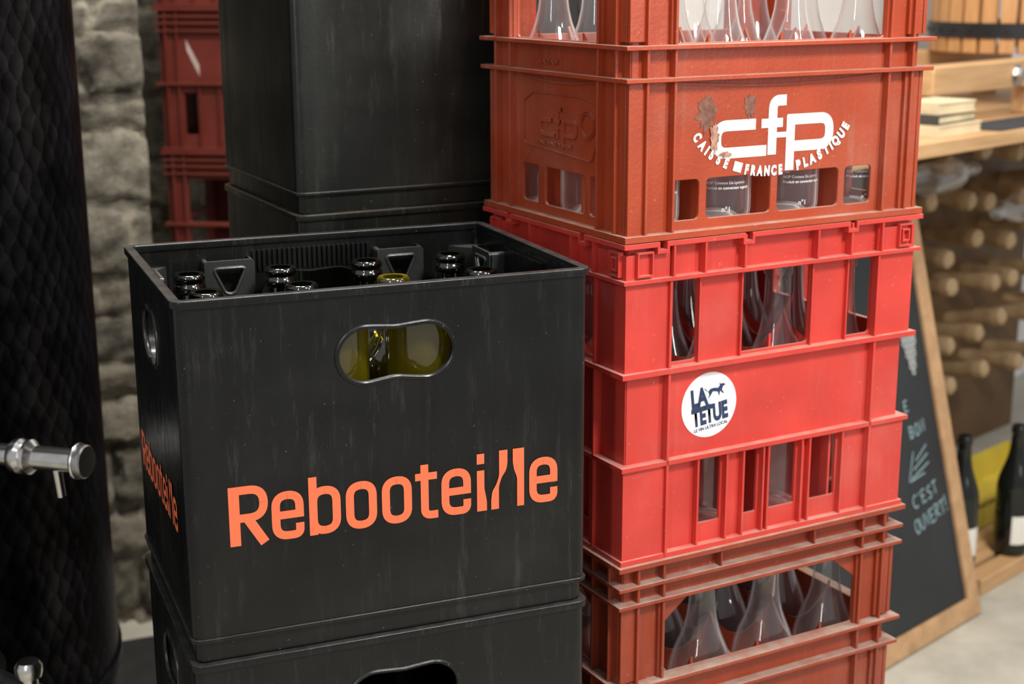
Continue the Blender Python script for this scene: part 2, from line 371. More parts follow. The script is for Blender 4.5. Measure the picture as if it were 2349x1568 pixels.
def brick_crate(mat,label,loc,rz,logo=True,group="brick-coloured bottle crates"):
    parts=[brick_body(mat),dividers("divider",.4,.3,.012,.007,.206,.040,mat)]
    if logo:
        mb=MB(); M=sides(.4,.3)[0][2]@T(0,-.336,-.0085)
        emblem(mb,M); arc_text(mb,M); o=mb.finish("printed_emblem",M_WHITE,smooth=False,dbl=False,recalc=False); parts.append(o)
        mres=plain("label_residue",(.20,.085,.055),.7,var=.5,scale=120); mworn=plain("worn_print",(.40,.22,.15),.7,var=.5,scale=170)
        for (bx,by,rx_,ry_,sd,zz) in ((.103,.462,.012,.017,4,-.0083),(.158,.468,.007,.012,8,-.0083),(.113,.437,.0055,.014,12,-.0074),(.128,.4185,.008,.003,15,-.0074)):
            mw=MB(); MW=sides(.4,.3)[0][2]@T(0,-.336,zz)
            blob=[]
            for i in range(40):
                a=2*math.pi*i/40; rr=1+.7*noise.noise((math.cos(a)*3,math.sin(a)*3,sd)); blob.append((bx+rx_*rr*math.cos(a),by+ry_*rr*math.sin(a)))
            mw.mesh(plate([blob]),MW)
            parts.append(mw.finish("label_residue",mres if zz<-.008 else mworn,smooth=False,recalc=False))
        mb=MB(); M2=sides(.4,.3)[3][2]@T(.152,.107,-.0084)@Matrix.Diagonal((.50,.55,1,1))@T(-.19,-.44,0)
        emblem(mb,M2,.008,.0022)
        ML=sides(.4,.3)[3][2]@T(0,0,-.0084)
        mb.stroke(roundpoly([(.078,.082),(.222,.074),(.232,.10),(.232,.135),(.205,.14),(.10,.140),(.078,.13)],.006,True),.0012,True,ML,0,.0014)
        for rr in (.0145,.012):
            mb.stroke([(.213+rr*math.cos(a*math.pi/12),.112+rr*math.sin(a*math.pi/12)) for a in range(24)],.0012,True,ML,0,.0014)
        mb.mesh(text_mesh("CAISSE FRANCE PLASTIQUE",.0060,0,.0008),ML@T(.108,.084,.0008))
        mb.mesh(text_mesh("BORDEAUX",.008,0,.0008),ML@T(.11,.171,.0008))
        parts.append(mb.finish("embossed_emblem",mat,smooth=False))
    return thing("bottle_crate",label,"crate",parts,loc,rz,group)

RX,RY,PHI=.4611,.0435,.1226
brick=brick_crate(M_BRICK,"brick-orange plastic bottle crate with white printed emblem, topmost",(RX,RY,FZ+.336),PHI)
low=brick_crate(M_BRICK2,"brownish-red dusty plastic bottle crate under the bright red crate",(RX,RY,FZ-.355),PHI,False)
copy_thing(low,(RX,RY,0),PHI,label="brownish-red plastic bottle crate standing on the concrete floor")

# ------------------------------------------------------------------ bright red crate (h .351)
def red_crate(loc,rz):
    w,d,h=.4,.3,.3505; mb=MB()
    for nm,W,M in sides(w,d):
        if W>.35:
            up=[(.060,.097),(.155,.250),(.303,.341)]; lo=[(.104,.135),(.166,.186),(.201,.241),(.260,.300)]; top=[.060,.100,.152,.252,.300,.345]
            lr=[.100,.139,.162,.190,.197,.245,.256,.304]
        else:
            up=[(.060,.097),(.118,.182),(.203,.240)]; lo=[(.07,.10),(.115,.140),(.155,.185),(.20,.23)]; top=[.060,.105,.195,.240]
            lr=[.066,.104,.147,.190,.234]
        holes=[rrect(a,.217,b,.305,.005) for a,b in up]+[rrect(a,.028,b,.102,.002) for a,b in lo]
        tp=[(W-.010,h)]
        for c in ([.30,.155,.045] if W>.35 else [.22,.06]):
            tp+=[(c+.006,h),(c+.006,h-.008),(c-.006,h-.008),(c-.006,h)]
        tp.append((.010,h))
        mb.mesh(plate([[(.010,0),(W-.010,0)]+tp]+holes,.0035),M@T(0,0,-.0105))
        for v,t,o in [(0,.006,0),(.1065,.005,.001),(.2085,.0055,.003),(.3085,.004,.003)]:
            hbar(mb,nm,W,M,v,t,o)
        xs=[0]+([.039,.051,.149,.161,.294,.306] if W>.35 else [.054,.066,.214,.226])+[W]
        ex=.003 if nm in ("front","back") else -.0111
        for i in range(0,len(xs),2): mb.box((xs[i]-(ex if i==0 else 0),h-.005,-.011),(xs[i+1]+(ex if i==len(xs)-2 else 0),h,.003),M)
        for i in range(1,len(xs)-1,2): 
            mb.box((xs[i]-.001,h-.012,-.0108),(xs[i+1]+.001,h-.008,.003),M)
            for x in (xs[i],xs[i+1]): mb.box((x-.0015,h-.0121,-.0109),(x+.0015,h-.0001,.0031),M)
        for u in top: mb.box((u-.0013,.310,-.0107),(u+.0013,h-.002,.002),M)
        for u in (.0575,W-.0575):
            mb.box((u-.0015,.003,-.0107),(u+.0015,.312,.001),M)
        for u in lr: mb.box((u-.0012,.004,-.0107),(u+.0012,.108,-.001),M)
        for a,b in ((0.0031,.0575),(W-.0575,W-.0031)):
            mb.box((a,.212,-.006),(b,.310,-.003),M); mb.box((a,.004,-.006),(b,.108,-.003),M)
            mb.box((a,.312,-.006),(b,h-.0125,-.003),M)
        for c in (.024,W-.020):
            r=.010
            mb.mesh(plate([rect(c-r,.328-r*1.3,c+r,.328+r*1.3),rect(c-r+.0018,.328-r*1.3+.0018,c+r-.0018,.328+r*1.3-.0018)],.006),M@T(0,0,-.001))
            r=.0055
            if c>W/2: mb.mesh(plate([rect(c-r,.328-r*1.3,c+r,.328+r*1.3),rect(c-r+.0018,.328-r*1.3+.0018,c+r-.0018,.328+r*1.3-.0018)],.006),M@T(0,0,-.001))
        for a,b in up:
            for u in (a-.0012,b+.0012): mb.box((u-.001,.213,-.0107),(u+.001,.309,-.004),M)
    mb.box((.010,.010,.002),(w-.010,d-.010,.007))
    body=mb.finish("crate_body",M_RED,.0007)
    dv=dividers("divider",w,d,.012,.007,.232,.042,M_RED)
    MS=sides(w,d)[0][2]@T(.1170,.148+.0153,-.0085)
    ms=MB(); ms.mesh(plate([[(.0365*math.cos(a*math.pi/32),.0365*math.sin(a*math.pi/32)) for a in range(64)]],.0004),MS)
    st=ms.finish("round_sticker",M_STICK)
    mt=MB(); R=MS@T(0,0,.0005)@Matrix.Rotation(math.radians(7),4,'Z')
    mt.flat(text_mesh("LA",.027,.0014,0,'LEFT',.68),R@T(-.0235,.0022,0))
    mt.flat(text_mesh("TETUE",.0265,.0014,0,'CENTER',.61),R@T(.0,-.0195,0))
    mt.flat(text_mesh("LE VIN ULTRA LOCAL",.0052,0.0001,0,'CENTER',.9),R@T(0,-.0268,0))
    mt.flat(plate([rect(-.0235,-.0006,.002,.0007)]),R)
    kid=[(-.002,.012),(.001,.0145),(.006,.0145),(.011,.013),(.014,.0155),(.0135,.0185),(.0155,.0165),(.018,.017),(.0215,.0145),(.018,.0135),(.016,.010),(.0185,.005),(.0165,.006),(.0135,.0095),(.012,.0035),(.0105,.009),(.004,.011),(.0005,.007),(-.0035,.0035),(-.001,.008),(-.0015,.011),(-.006,.0165),(-.007,.016)]
    mt.flat(plate([kid]),R@T(.002,.003,0))
    tx=mt.finish("sticker_print",M_NAVY,smooth=False,recalc=False,dbl=False)
    tx.parent=st
    return thing("bottle_crate","bright red plastic bottle crate with round white sticker","crate",[body,dv,st],loc,rz)
red_crate((RX,RY,FZ-.0153),PHI)

# ------------------------------------------------------------------ bottles
BP=[(0,.010),(.018,.008),(.030,.0006),(.034,.0),(.0375,.004),(.0385,.012),(.0385,.148),(.0377,.160),(.0352,.174),(.0312,.188),(.0262,.202),(.0213,.217),(.0177,.232),(.0155,.248),(.0144,.264),(.0142,.278),(.0162,.2795),(.0166,.288),(.0148,.2905),(.0150,.2955),(.0138,.2965),(.0108,.296),(.0100,.285)]
BC=[(0,.010),(.018,.008),(.030,.0006),(.034,.0),(.0375,.004),(.0385,.012),(.0385,.140),(.0378,.152),(.0355,.166),(.0312,.180),(.0258,.193),(.0210,.206),(.0177,.220),(.0157,.236),(.0146,.254),(.0142,.278),(.0162,.2795),(.0166,.288),(.0148,.2905),(.0150,.2955),(.0138,.2965),(.0108,.296),(.0100,.285)]
BX_=[(0,.010),(.018,.008),(.030,.0006),(.034,.0),(.0370,.004),(.0380,.012),(.0382,.198),(.0372,.208),(.0335,.218),(.0270,.227),(.0205,.236),(.0165,.246),(.0148,.258),(.0143,.274),(.0143,.2760),(.0165,.2770),(.0172,.2795),(.0172,.2835),(.0160,.2855),(.0152,.2870),(.0152,.2885),(.0165,.2895),(.0170,.2915),(.0166,.2945),(.0150,.2965),(.0108,.296),(.0100,.285)]
def make_bottle(mat,label,group,lab=None,prof=BP,txt=False,flip=False):
    F=T(0,0,.2965)@Matrix.Rotation(math.pi,4,'X') if flip else None
    mb=MB(); mb.lathe(prof,48,F); b=mb.finish("glass_body",mat,recalc=False,ang=60); parts=[b]
    if lab:
        ml=MB(); z0,z1,a0,a1=lab; n=14
        vs=[]
        for k in range(n+1):
            a=a0+(a1-a0)*k/n; r=.0389
            vs.append((ml.bm.verts.new((r*math.cos(a),r*math.sin(a),z0)),ml.bm.verts.new((r*math.cos(a),r*math.sin(a),z1))))
        for A,B in zip(vs,vs[1:]): ml.bm.faces.new((A[0],B[0],B[1],A[1]))
        parts.append(ml.finish("paper_label",M_LABEL,recalc=False))
    if txt:
        ml=MB()
        for t,sz,x,z in (("75cl",.0042,-.026,.047),("AOP Coteaux Du Lyonnais",.0042,-.026,.0415),("Produit en conversion vegetale",.0042,-.026,.036),("n\u00b01",.0075,-.008,.012)):
            ml.mesh(text_mesh(t,sz,.00005),T(x,z,0))
        for v in ml.bm.verts:
            a=-math.pi/2+v.co.x/.0388; v.co=Vector((.0389*math.cos(a),.0389*math.sin(a),v.co.y))
        parts.append(ml.finish("printed_text",M_STICK,recalc=False,smooth=False))
    return thing("wine_bottle",label,"bottle",parts,(0,0,0),0,group)
def fill(src_list,origin,rz,z,nx,ny,w,d,inset,skip=(),pick=None):
    R=RZ(rz)
    for i in range(nx):
        for j in range(ny):
            if (i,j) in skip: continue
            x=inset+(w-2*inset)*(i+.5)/nx; y=inset+(d-2*inset)*(j+.5)/ny
            p=R@Vector((x,y,0)); k=pick(i,j) if pick else 0; s=src_list[k]
            copy_thing(s,(origin[0]+p.x+random.uniform(-.0015,.0015),origin[1]+p.y+random.uniform(-.0015,.0015),z),(random.uniform(-.15,.1) if k==3 else random.uniform(-.3,.3)))
def drop(t):
    for c in list(t.children): bpy.data.objects.remove(c)
    bpy.data.objects.remove(t)
G1="clear bottles in the red crates"
b_clear=make_bottle(M_CLEAR,"empty clear glass wine bottle standing in a red crate",G1,prof=BC)
b_clearl=make_bottle(M_CLEAR,"empty clear wine bottle with paper label in a red crate",G1,(.05,.11,-2.3,-.8),prof=BC)
b_cleart=make_bottle(M_CLEAR,"empty clear wine bottle with small white printed text",G1,txt=True,prof=BC)
for q,zz in enumerate((.336,-.0153,-.355)):
    fill([b_clear,b_clearl,b_clear,b_cleart],(RX,RY),PHI,FZ+zz+.0075,4,3,.4,.3,.012,pick=lambda i,j:3 if (q==0 and (j==0 or i==0)) else (1 if (i,j)==(2,2) else 0))
G2="bottles in the black crate"
b_green=make_bottle(M_DGREEN,"empty dark green wine bottle standing in the black crate",G2,prof=BX_)
b_olive=make_bottle(M_OLIVE,"empty olive glass wine bottle standing in the black crate",G2,prof=BX_)
b_olivel=make_bottle(M_OLIVE2,"olive wine bottle standing neck down in the black crate",G2,prof=BX_,flip=True)
def pk(i,j): return {(2,1):1,(1,1):0,(1,0):2,(2,0):2}.get((i,j),0)

# ------------------------------------------------------------------ black crate
def handle_loop(cx,cy,hw,hh):
    P=[]; lr=hh; n=14; ox=hw-hh*1.05
    for i in range(n+1):
        a=-math.pi*.51+math.pi*1.02*i/n; P.append((ox+lr*1.05*math.cos(a),lr*math.sin(a)))
    P.append((ox*.35,hh*.95)); P.append((0,hh*.915)); P.append((-ox*.35,hh*.95))
    for i in range(n+1):
        a=math.pi*.49+math.pi*1.02*i/n; P.append((-ox+lr*1.05*math.cos(a),lr*math.sin(a)))
    P.append((-ox*.35,-hh*.91)); P.append((0,-hh*.85)); P.append((ox*.35,-hh*.91))
    for _ in range(2):
        Q=[]
        for a,b in zip(P,P[1:]+P[:1]):
            Q.append((a[0]*.75+b[0]*.25,a[1]*.75+b[1]*.25)); Q.append((a[0]*.25+b[0]*.75,a[1]*.25+b[1]*.75))
        P=Q
    return [(x+cx,y+cy) for x,y in P]
def rr_ring(mb,x0,y0,x1,y1,r,t,z0,z1,bev=0):
    A=roundpoly(rect(x0,y0,x1,y1),r,True,6); B=roundpoly(rect(x0+t,y0+t,x1-t,y1-t),max(r-t,.001),True,6)
    mb.mesh(plate([A,B],z1-z0-2*bev,bev),T(0,0,(z0+z1)/2))
def black_crate(mat,label,loc,rz,group="black bottle crates",h=.3475,shut=()):
    w,d,lb=.4,.3,.0225; t=.004; r=.010; mb=MB(); lips=[]; br=MB()
    for nm,W,M in sides(w,d):
        hr=MB()
        hw=.0575 if W>.35 else .043; cx=W/2+(.0025 if W>.35 else -.005)
        hl=handle_loop(cx,.2595+lb,hw,.0272)
        op=nm not in shut
        mb.mesh(plate([rect(r,lb,W-r,h-.003)]+([hl] if op else []),t),M@T(0,0,-t/2))
        if op:
            lip=[(p[0],p[1],0) for p in hl]
            hr.mesh(tube_mesh(lip,.0026,True,3),M@T(0,0,-.0006))
            n=len(hl); va=[hr.bm.verts.new(M@Vector((p[0],p[1],0))) for p in hl]; vb=[hr.bm.verts.new(M@Vector((p[0],p[1],-.010))) for p in hl]
            for i in range(n): hr.bm.faces.new((va[i],va[(i+1)%n],vb[(i+1)%n],vb[i]))
            lips.append(hr.finish("handle_lip",mat,0))
        k=int((W*.56)/.0056)
        for i in range(k):
            u=cx-W*.28+i*.0056
            if any(abs(u-q)<.031 for q in ((W*.26,W*.74) if W>.35 else (W*.22,W*.78))): continue
            inside=abs(u-cx)<hw+.003
            mb.box((u,(.2595+lb+.029) if inside else h-.085,-t-.0035),(u+.0030,h-.014,-t),M)
        for u in ((W*.26,W*.74) if W>.35 else (W*.22,W*.78)):
            tp=h-.0202-.012-lb+.0005
            out=roundpoly([(-.017,.0),(.017,0),(.017,.235),(.027,.262),(.027,tp),(-.027,tp),(-.027,.262),(-.017,.235)],.004)
            hole=roundpoly([(-.018,tp-.008),(.018,tp-.008),(.005,.257),(-.005,.257)],.006)
            z0=lb+.012
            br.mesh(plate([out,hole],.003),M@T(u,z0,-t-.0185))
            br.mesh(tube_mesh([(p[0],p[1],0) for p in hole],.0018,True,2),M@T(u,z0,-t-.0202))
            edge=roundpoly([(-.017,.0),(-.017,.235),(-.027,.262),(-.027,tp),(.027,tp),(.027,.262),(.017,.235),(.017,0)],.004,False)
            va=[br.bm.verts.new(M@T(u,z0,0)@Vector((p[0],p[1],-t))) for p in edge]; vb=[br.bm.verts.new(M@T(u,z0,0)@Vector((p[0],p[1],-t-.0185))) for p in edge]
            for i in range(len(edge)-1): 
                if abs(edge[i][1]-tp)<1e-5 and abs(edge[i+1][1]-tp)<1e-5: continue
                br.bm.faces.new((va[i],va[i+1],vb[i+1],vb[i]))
    for cx,cy,a0 in ((r,r,180),(w-r,r,270),(w-r,d-r,0),(r,d-r,90)):
        P=[(cx+r*math.cos(math.radians(a0+i*15)),cy+r*math.sin(math.radians(a0+i*15))) for i in range(7)]
        Q=[(cx+(r-t)*math.cos(math.radians(a0+i*15)),cy+(r-t)*math.sin(math.radians(a0+i*15))) for i in range(6,-1,-1)]
        mb.mesh(plate([P+Q],h-.003-lb),T(0,0,(h-.003+lb)/2))
        sx=1 if cx<w/2 else -1; sy=1 if cy<d/2 else -1
        px=.004 if sx>0 else w-.004; py=.004 if sy>0 else d-.004
        tri=[(px,py),(px+sx*.036,py),(px+sx*.028,py+sy*.012),(px+sx*.012,py+sy*.028),(px,py+sy*.036)]
        br.mesh(plate([tri],.055),T(0,0,.295))
    rr_ring(mb,-.002,-.002,w+.002,d+.002,r+.003,.0075,h-.0075,h,.0012)
    rr_ring(mb,-.0012,-.0012,w+.0012,d+.0012,r+.002,.006,lb-.001,lb+.003,.001)
    rr_ring(mb,.003,.003,w-.003,d-.003,r,.006,.0015,lb,.0)
    rr_ring(mb,.0075,.0075,w-.0075,d-.0075,r,.006,.000,.004,.0)
    mb.box((.006,.006,.010),(w-.006,d-.006,.0145+.012))
    body=mb.finish("crate_body",mat,0)
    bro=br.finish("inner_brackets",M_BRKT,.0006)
    dv=dividers("divider",w,d,.006,.026,.14,.02,mat)
    return thing("bottle_crate",label,"crate",[body,dv,bro]+lips,loc,rz,group)

def word(mb,M):
    s=.0080; h=s/2; xh=.0475; H=.0575
    def S(x,P,r=0,closed=False,w=s): 
        P=[(p[0]+x,)+tuple(p[1:]) for p in P]; mb.stroke(roundpoly(P,r,closed,8) if r else P,w,closed,M)
    def o(x,w): S(x,[(h,h),(w-h,h),(w-h,xh-h),(h,xh-h)],.0135,True)
    def e(x,w):
        S(x,[(w-h,.0150,0),(w-h,h),(h,h),(h,xh-h),(w-h,xh-h),(w-h,.0204,0)],.0135)
        S(x,[(h,.0243),(w-.0002,.0243)],w=.0078)
    w=.0365; S(.0385,[(.0050,0),(.0050,H)],w=.0100); S(.0385,[(h,H-h),(w-h,H-h),(w-h,.0265),(h,.0265)],.0135); S(.0385,[(w*.46,.0265),(w-h,0)],w=.0092)
    e(.078,.0305)
    S(.1135,[(h,0),(h,H)]); o(.1135,.0305)
    o(.1490,.0305); o(.1845,.030)
    S(.218,[(.0095,H-.002,0),(.0095,h),(.0230,h,0)],.0115); S(.218,[(0,xh-h),(.0222,xh-h)],w=.0074)
    e(.2445,.0305)
    P=lambda Q,r=.003: mb.flat(plate([roundpoly(Q,r)]),M)
    P([(.2812,0,0),(.2915,0,0),(.2915,.010),(.2890,.023),(.2890,.042,0),(.2812,.042,0)])
    P([(.2812,.0485,0),(.2890,.0485,0),(.2890,.0590,0),(.2812,.0590,0)])
    P([(.2960,0,0),(.3042,0,0),(.3042,.023),(.3070,.032),(.3120,.039),(.3134,.046),(.3134,.0600,0),(.3045,.0600,0),(.3045,.034),(.3012,.025),(.2972,.019),(.2960,.010)])
    P([(.3235,0,0),(.3310,0,0),(.3310,.0600,0),(.3190,.0600,0),(.3190,.046),(.3202,.039),(.3235,.030),(.3235,.023)])
    e(.3365,.0305)
H2=.3475
front=black_crate(M_BLACK,"open black plastic crate with orange lettering, full of bottles",(0,0,FZ-.0225),0)
S4=sides(.4,.3)
mb=MB(); word(mb,S4[0][2]@T(0,.0225+.0905,.0005)); lt=mb.finish("orange_lettering",M_ORANGE,smooth=False,dbl=False,recalc=False); lt.parent=front
mb=MB(); word(mb,S4[3][2]@T(.031,.0225+.092,.0005)@Matrix.Diagonal((.675,.70,1,1))@T(-.0385,0,0)); lt=mb.finish("orange_lettering",M_ORANGE,smooth=False,dbl=False,recalc=False); lt.parent=front
second=copy_thing(front,(0,0,FZ-.0225-H2),0,label="black plastic crate with orange lettering beneath the open crate")
copy_thing(front,(0,0,FZ-.0225-2*H2),0,label="black plastic bottle crate standing on the concrete floor")
fill([b_green,b_olive,b_olivel],(0,0),0,FZ-.0225+.0268,4,3,.4,.3,.006,pick=pk)
for c in (b_clear,b_clearl,b_cleart,b_green,b_olive,b_olivel): drop(c)
BX,BY,BA=.199,.348,math.radians(4.5); H3=.3440
back=black_crate(M_BLACK2,"large dusty black plastic crate on a tall black stack",(BX,BY,3*H3),BA,"tall stack of plain black crates",h=H3)
lowb=black_crate(M_BLACK2,"dusty black plastic crate stacked beneath another black crate",(BX,BY,2*H3),BA,"tall stack of plain black crates",h=H3,shut=("left","right"))
for k in (0,1): copy_thing(lowb,(BX,BY,k*H3),BA)

# ------------------------------------------------------------------ dark red stack in front of the stone wall
def dark_crate(loc,rz,open_top,label,mark=False):
    w,d,h=.4,.3,.307; mb=MB()
    for nm,W,M in sides(w,d):
        n=7 if W>.35 else 5
        sl=(W-.09)/n
        holes=[rrect(.045+i*sl+.008,.035,.045+(i+1)*sl-.008,.125,.002) for i in range(n)][::2] if not open_top else [rrect(.05,.02,W-.05,.14,.006)]
        if open_top: holes.append(rrect(.05,.150,W-.05,.245,.008))
        mb.mesh(plate([rect(.010,0,W-.010,h)]+holes,.0035),M@T(0,0,-.0105))
        for v,t,o in [(0,.007,.002),(.142,.006,.005),(.255,.004,.003),(.271,.005,.003),(.285,.005,.003),(.300,.007,.005)]:
            hbar(mb,nm,W,M,v,t,o)
        for u in [.02,.045,W-.045,W-.02]: mb.box((u-.0018,.003,-.0108),(u+.0018,h-.003,.001),M)
        if not open_top:
            for i in range(1,n): mb.box((.045+i*sl-.0015,.004,-.0107),(.045+i*sl+.0015,.143,.0),M)
    mb.box((.010,.010,.002),(w-.010,d-.010,.007))
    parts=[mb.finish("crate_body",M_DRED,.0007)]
    if mark:
        mm=MB(); M=sides(w,d)[0][2]@T(0,0,-.0083)
        mm.mesh(plate([[(.062,.240),(.064,.215),(.090,.160),(.090,.185)]]),M); parts.append(mm.finish("white_stripe",plain("faded_white_print",(.40,.32,.29),.6),smooth=False,recalc=False))
    return thing("bottle_crate",label,"crate",parts,loc,rz,"dark red crates by the stone wall")
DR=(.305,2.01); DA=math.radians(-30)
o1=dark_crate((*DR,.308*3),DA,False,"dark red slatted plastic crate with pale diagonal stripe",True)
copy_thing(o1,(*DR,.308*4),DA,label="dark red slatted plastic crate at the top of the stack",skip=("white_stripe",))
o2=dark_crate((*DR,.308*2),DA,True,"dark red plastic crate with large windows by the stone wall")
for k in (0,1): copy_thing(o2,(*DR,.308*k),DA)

# ------------------------------------------------------------------ steel tank with tap
TC=Vector((-.376,.92,0)); TR=.40
mb=MB(); seg=96
uvl=mb.bm.loops.layers.uv.new("UVMap")
prof=[(0,.10,0),(.30,.11,.3),(.395,.15,.4),(TR,.17,.42)]+[(TR,.17+1.58*i/8,.42+1.58*i/8) for i in range(1,9)]+[(.38,1.78,2.03),(.2,1.84,2.2),(0,1.85,2.4)]
rings=[]
for r,z,v in prof: rings.append([(mb.bm.verts.new((r*math.cos(2*math.pi*k/seg),r*math.sin(2*math.pi*k/seg),z)),v) for k in range(seg)] )
for A,B in zip(rings,rings[1:]):
    for k in range(seg):
        k2=(k+1)%seg; f=mb.bm.faces.new((A[k][0],A[k2][0],B[k2][0],B[k][0]))
        for lp,(kk,v) in zip(f.loops,((k,A[0][1]),(k+1,A[0][1]),(k+1,B[0][1]),(k,B[0][1]))): lp[uvl].uv=(kk/seg*2*math.pi*TR*1.15,v*.8)
me=bpy.data.meshes.new("tank_shell"); mb.bm.to_mesh(me); mb.bm.free()
for p in me.polygons: p.use_smooth=True
me.set_sharp_from_angle(angle=math.radians(50)); me.materials.append(M_TANK)
shell=bpy.data.objects.new("tank_shell",me); col.objects.link(shell)
parts=[shell]
for k in range(3):
    a=math.radians(30+120*k); l=MB(); l.cyl((.33*math.cos(a),.33*math.sin(a),0),(.33*math.cos(a),.33*math.sin(a),.16),.022); l.cyl((.33*math.cos(a),.33*math.sin(a),0),(.33*math.cos(a),.33*math.sin(a),.012),.045)
    parts.append(l.finish("leg",M_STEEL))
for z in (.30,1.60): 
    l=MB(); l.lathe([(TR-.001,z-.012),(TR+.004,z-.008),(TR+.004,z+.008),(TR-.001,z+.012)],96)
    parts.append(l.finish("reinforcing_band",M_TANK))
n=Vector((.80,-.60,.0)).normalized(); q=n.to_track_quat('Z','Y').to_matrix().to_4x4()
M=T(.190,-.340,FZ+.030)@q
a=MB(); K=.80
a.lathe([(r,z*K) for r,z in [(0,-.02),(.014,-.02),(.0135,.10),(.0195,.101),(.0215,.108),(.0215,.114),(.018,.120),(.0215,.126),(.0215,.132),(.0165,.138),(.0145,.141),(.0145,.205),(.0125,.207),(.0125,.215),(0,.215)]],32,M)
b0=Vector(M@Vector((0,0,.172*K))); a.cyl(b0,b0+Vector((0.004,0,-.048)),.0064,20,.0056)
tb=a.finish("tap",M_STEEL); tb["label"]="stainless steel tap"
k=MB(); k.lathe([(r,.215*K+z) for r,z in [(0,0),(.0195,0),(.0205,.002),(.0205,.007),(.019,.009),(.012,.0095),(0,.0095)]],32,M)
kb=k.finish("tap_knob",M_RUB); kb.parent=tb
c=MB(); c.mesh(tube_mesh([tuple(M@Vector((.0195*math.cos(i*math.pi/12),.0195*math.sin(i*math.pi/12),.212*K))) for i in range(24)],.0030,True,2)); cb=c.finish("tap_ring",M_STEEL); cb.parent=tb
parts.append(tb)
n=Vector((.49,-.87,0)).normalized(); z=FZ-.262; a=MB()
p=n*(TR-.005); a.cyl((p.x,p.y,z),tuple(n*(TR+.11))[:2]+(z,),.011); a.cyl((p.x,p.y,z),tuple(n*(TR+.006))[:2]+(z,),.03)
e=n*(TR+.105); a.lathe([(0,-.03),(.014,-.03),(.014,.01),(.010,.012),(.010,.022),(.015,.024),(.0165,.030),(.0165,.038),(.013,.044),(0,.045)],28,T(e.x,e.y,z))
parts.append(a.finish("valve",M_STEEL))
tank=thing("wine_tank","tall dark polished-steel wine tank with scale pattern and tap","tank",parts,(TC.x,TC.y,.0062),0)

# ------------------------------------------------------------------ setting
def structure(o,n): o.name=n; o["kind"]="structure"; return o
mb=MB(); mb.box((-3,-3.2,-.05),(4.8,3.4,0)); structure(mb.finish("floor",floor_mat(),smooth=False),"floor")
def stone_wall(x0,x1,z1,y,xs_,step):
    # rubble wall with a projecting pier for x < xs_
    st=.0095; nx=int((x1-x0)/st); nz=int(z1/st)
    rows=[]; z=-.1
    while z<z1+.4:
        hgt=random.uniform(.05,.15); xs=[x0-.3]
        while xs[-1]<x1+.3: xs.append(xs[-1]+random.uniform(.09,.30))
        rows.append((z,z+hgt,xs,[(random.uniform(.000,.022),random.uniform(.45,.95)) for _ in xs])); z+=hgt
    bm=bmesh.new(); cl=bm.verts.layers.float_color.new("tone"); G=[]
    for j in range(nz+1):
        rw=[]
        for i in range(nx+1):
            x=x0+i*st; z=j*st
            wx=x+.045*noise.noise((x*3.6,z*5.6,1)); wz=z+.05*noise.noise((x*3.0,z*3.0,7))+.015*noise.noise((x*10,z*10,3))
            dp=0; tone=.6
            for a,b,xs,pr in rows:
                if a<=wz<b:
                    for k in range(len(xs)-1):
                        if xs[k]<=wx<xs[k+1]:
                            e=min(wz-a,b-wz,wx-xs[k],xs[k+1]-wx)+.010*noise.noise((x*26,z*26,9))-.006; q=max(0,min(1,e/.010)); q=q*q*(3-2*q)
                            dp=pr[k][0]*q+.012*q; tone=(1.15+(pr[k][1]-1.15)*q); break
                    break
            dp+=.013*noise.fractal((x*9,z*14,0),.7,2.1,6)+.006*noise.noise((x*38,z*38,2))
            if x<xs_: dp+=step
            v=bm.verts.new((x,y-dp,z)); v[cl]=(tone,tone*.98,tone*.94,1); rw.append(v)
        G.append(rw)
    for j in range(nz):
        for i in range(nx): bm.faces.new((G[j][i],G[j][i+1],G[j+1][i+1],G[j+1][i]))
    me=bpy.data.meshes.new("wall_back"); bm.to_mesh(me); bm.free()
    for p in me.polygons: p.use_smooth=True
    me.set_sharp_from_angle(angle=math.radians(80))
    o=bpy.data.objects.new("wall_back",me); col.objects.link(o); me.materials.append(stone_mat()); o["kind"]="structure"
stone_wall(-1.4,1.45,2.3,2.62,.222,.98)
mb=MB(); mb.mesh(plate([rrect(-.95,.66,.17,1.53,.02)],.004,.001),T(0,0,.003)); thing("rubber_mat","black rubber floor mat under the wine tank","mat",[mb.finish("shade_sheet",M_FLOORSHADE)])  # added dark sheet takes the place of shade on the bright floor

QA=math.atan2(.38,.925); Q=T(1.82,1.058,0)@RZ(QA)
def qp(s,k,z=0): 
    v=Q@Vector((s,k,z)); return (v.x,v.y,z)
mb=MB(); mb.box((-.42,.80,0),(2.4,.88,2.5),Q); structure(mb.finish("wall_right",M_PLASTER,smooth=False),"wall_right")
a=Q@Vector((-.42,.84,0))
mb=MB(); mb.box((a.x-.05,a.y-.02,0),(a.x+.02,2.62,2.5)); structure(mb.finish("wall_side",M_PLASTER,smooth=False),"wall_side")

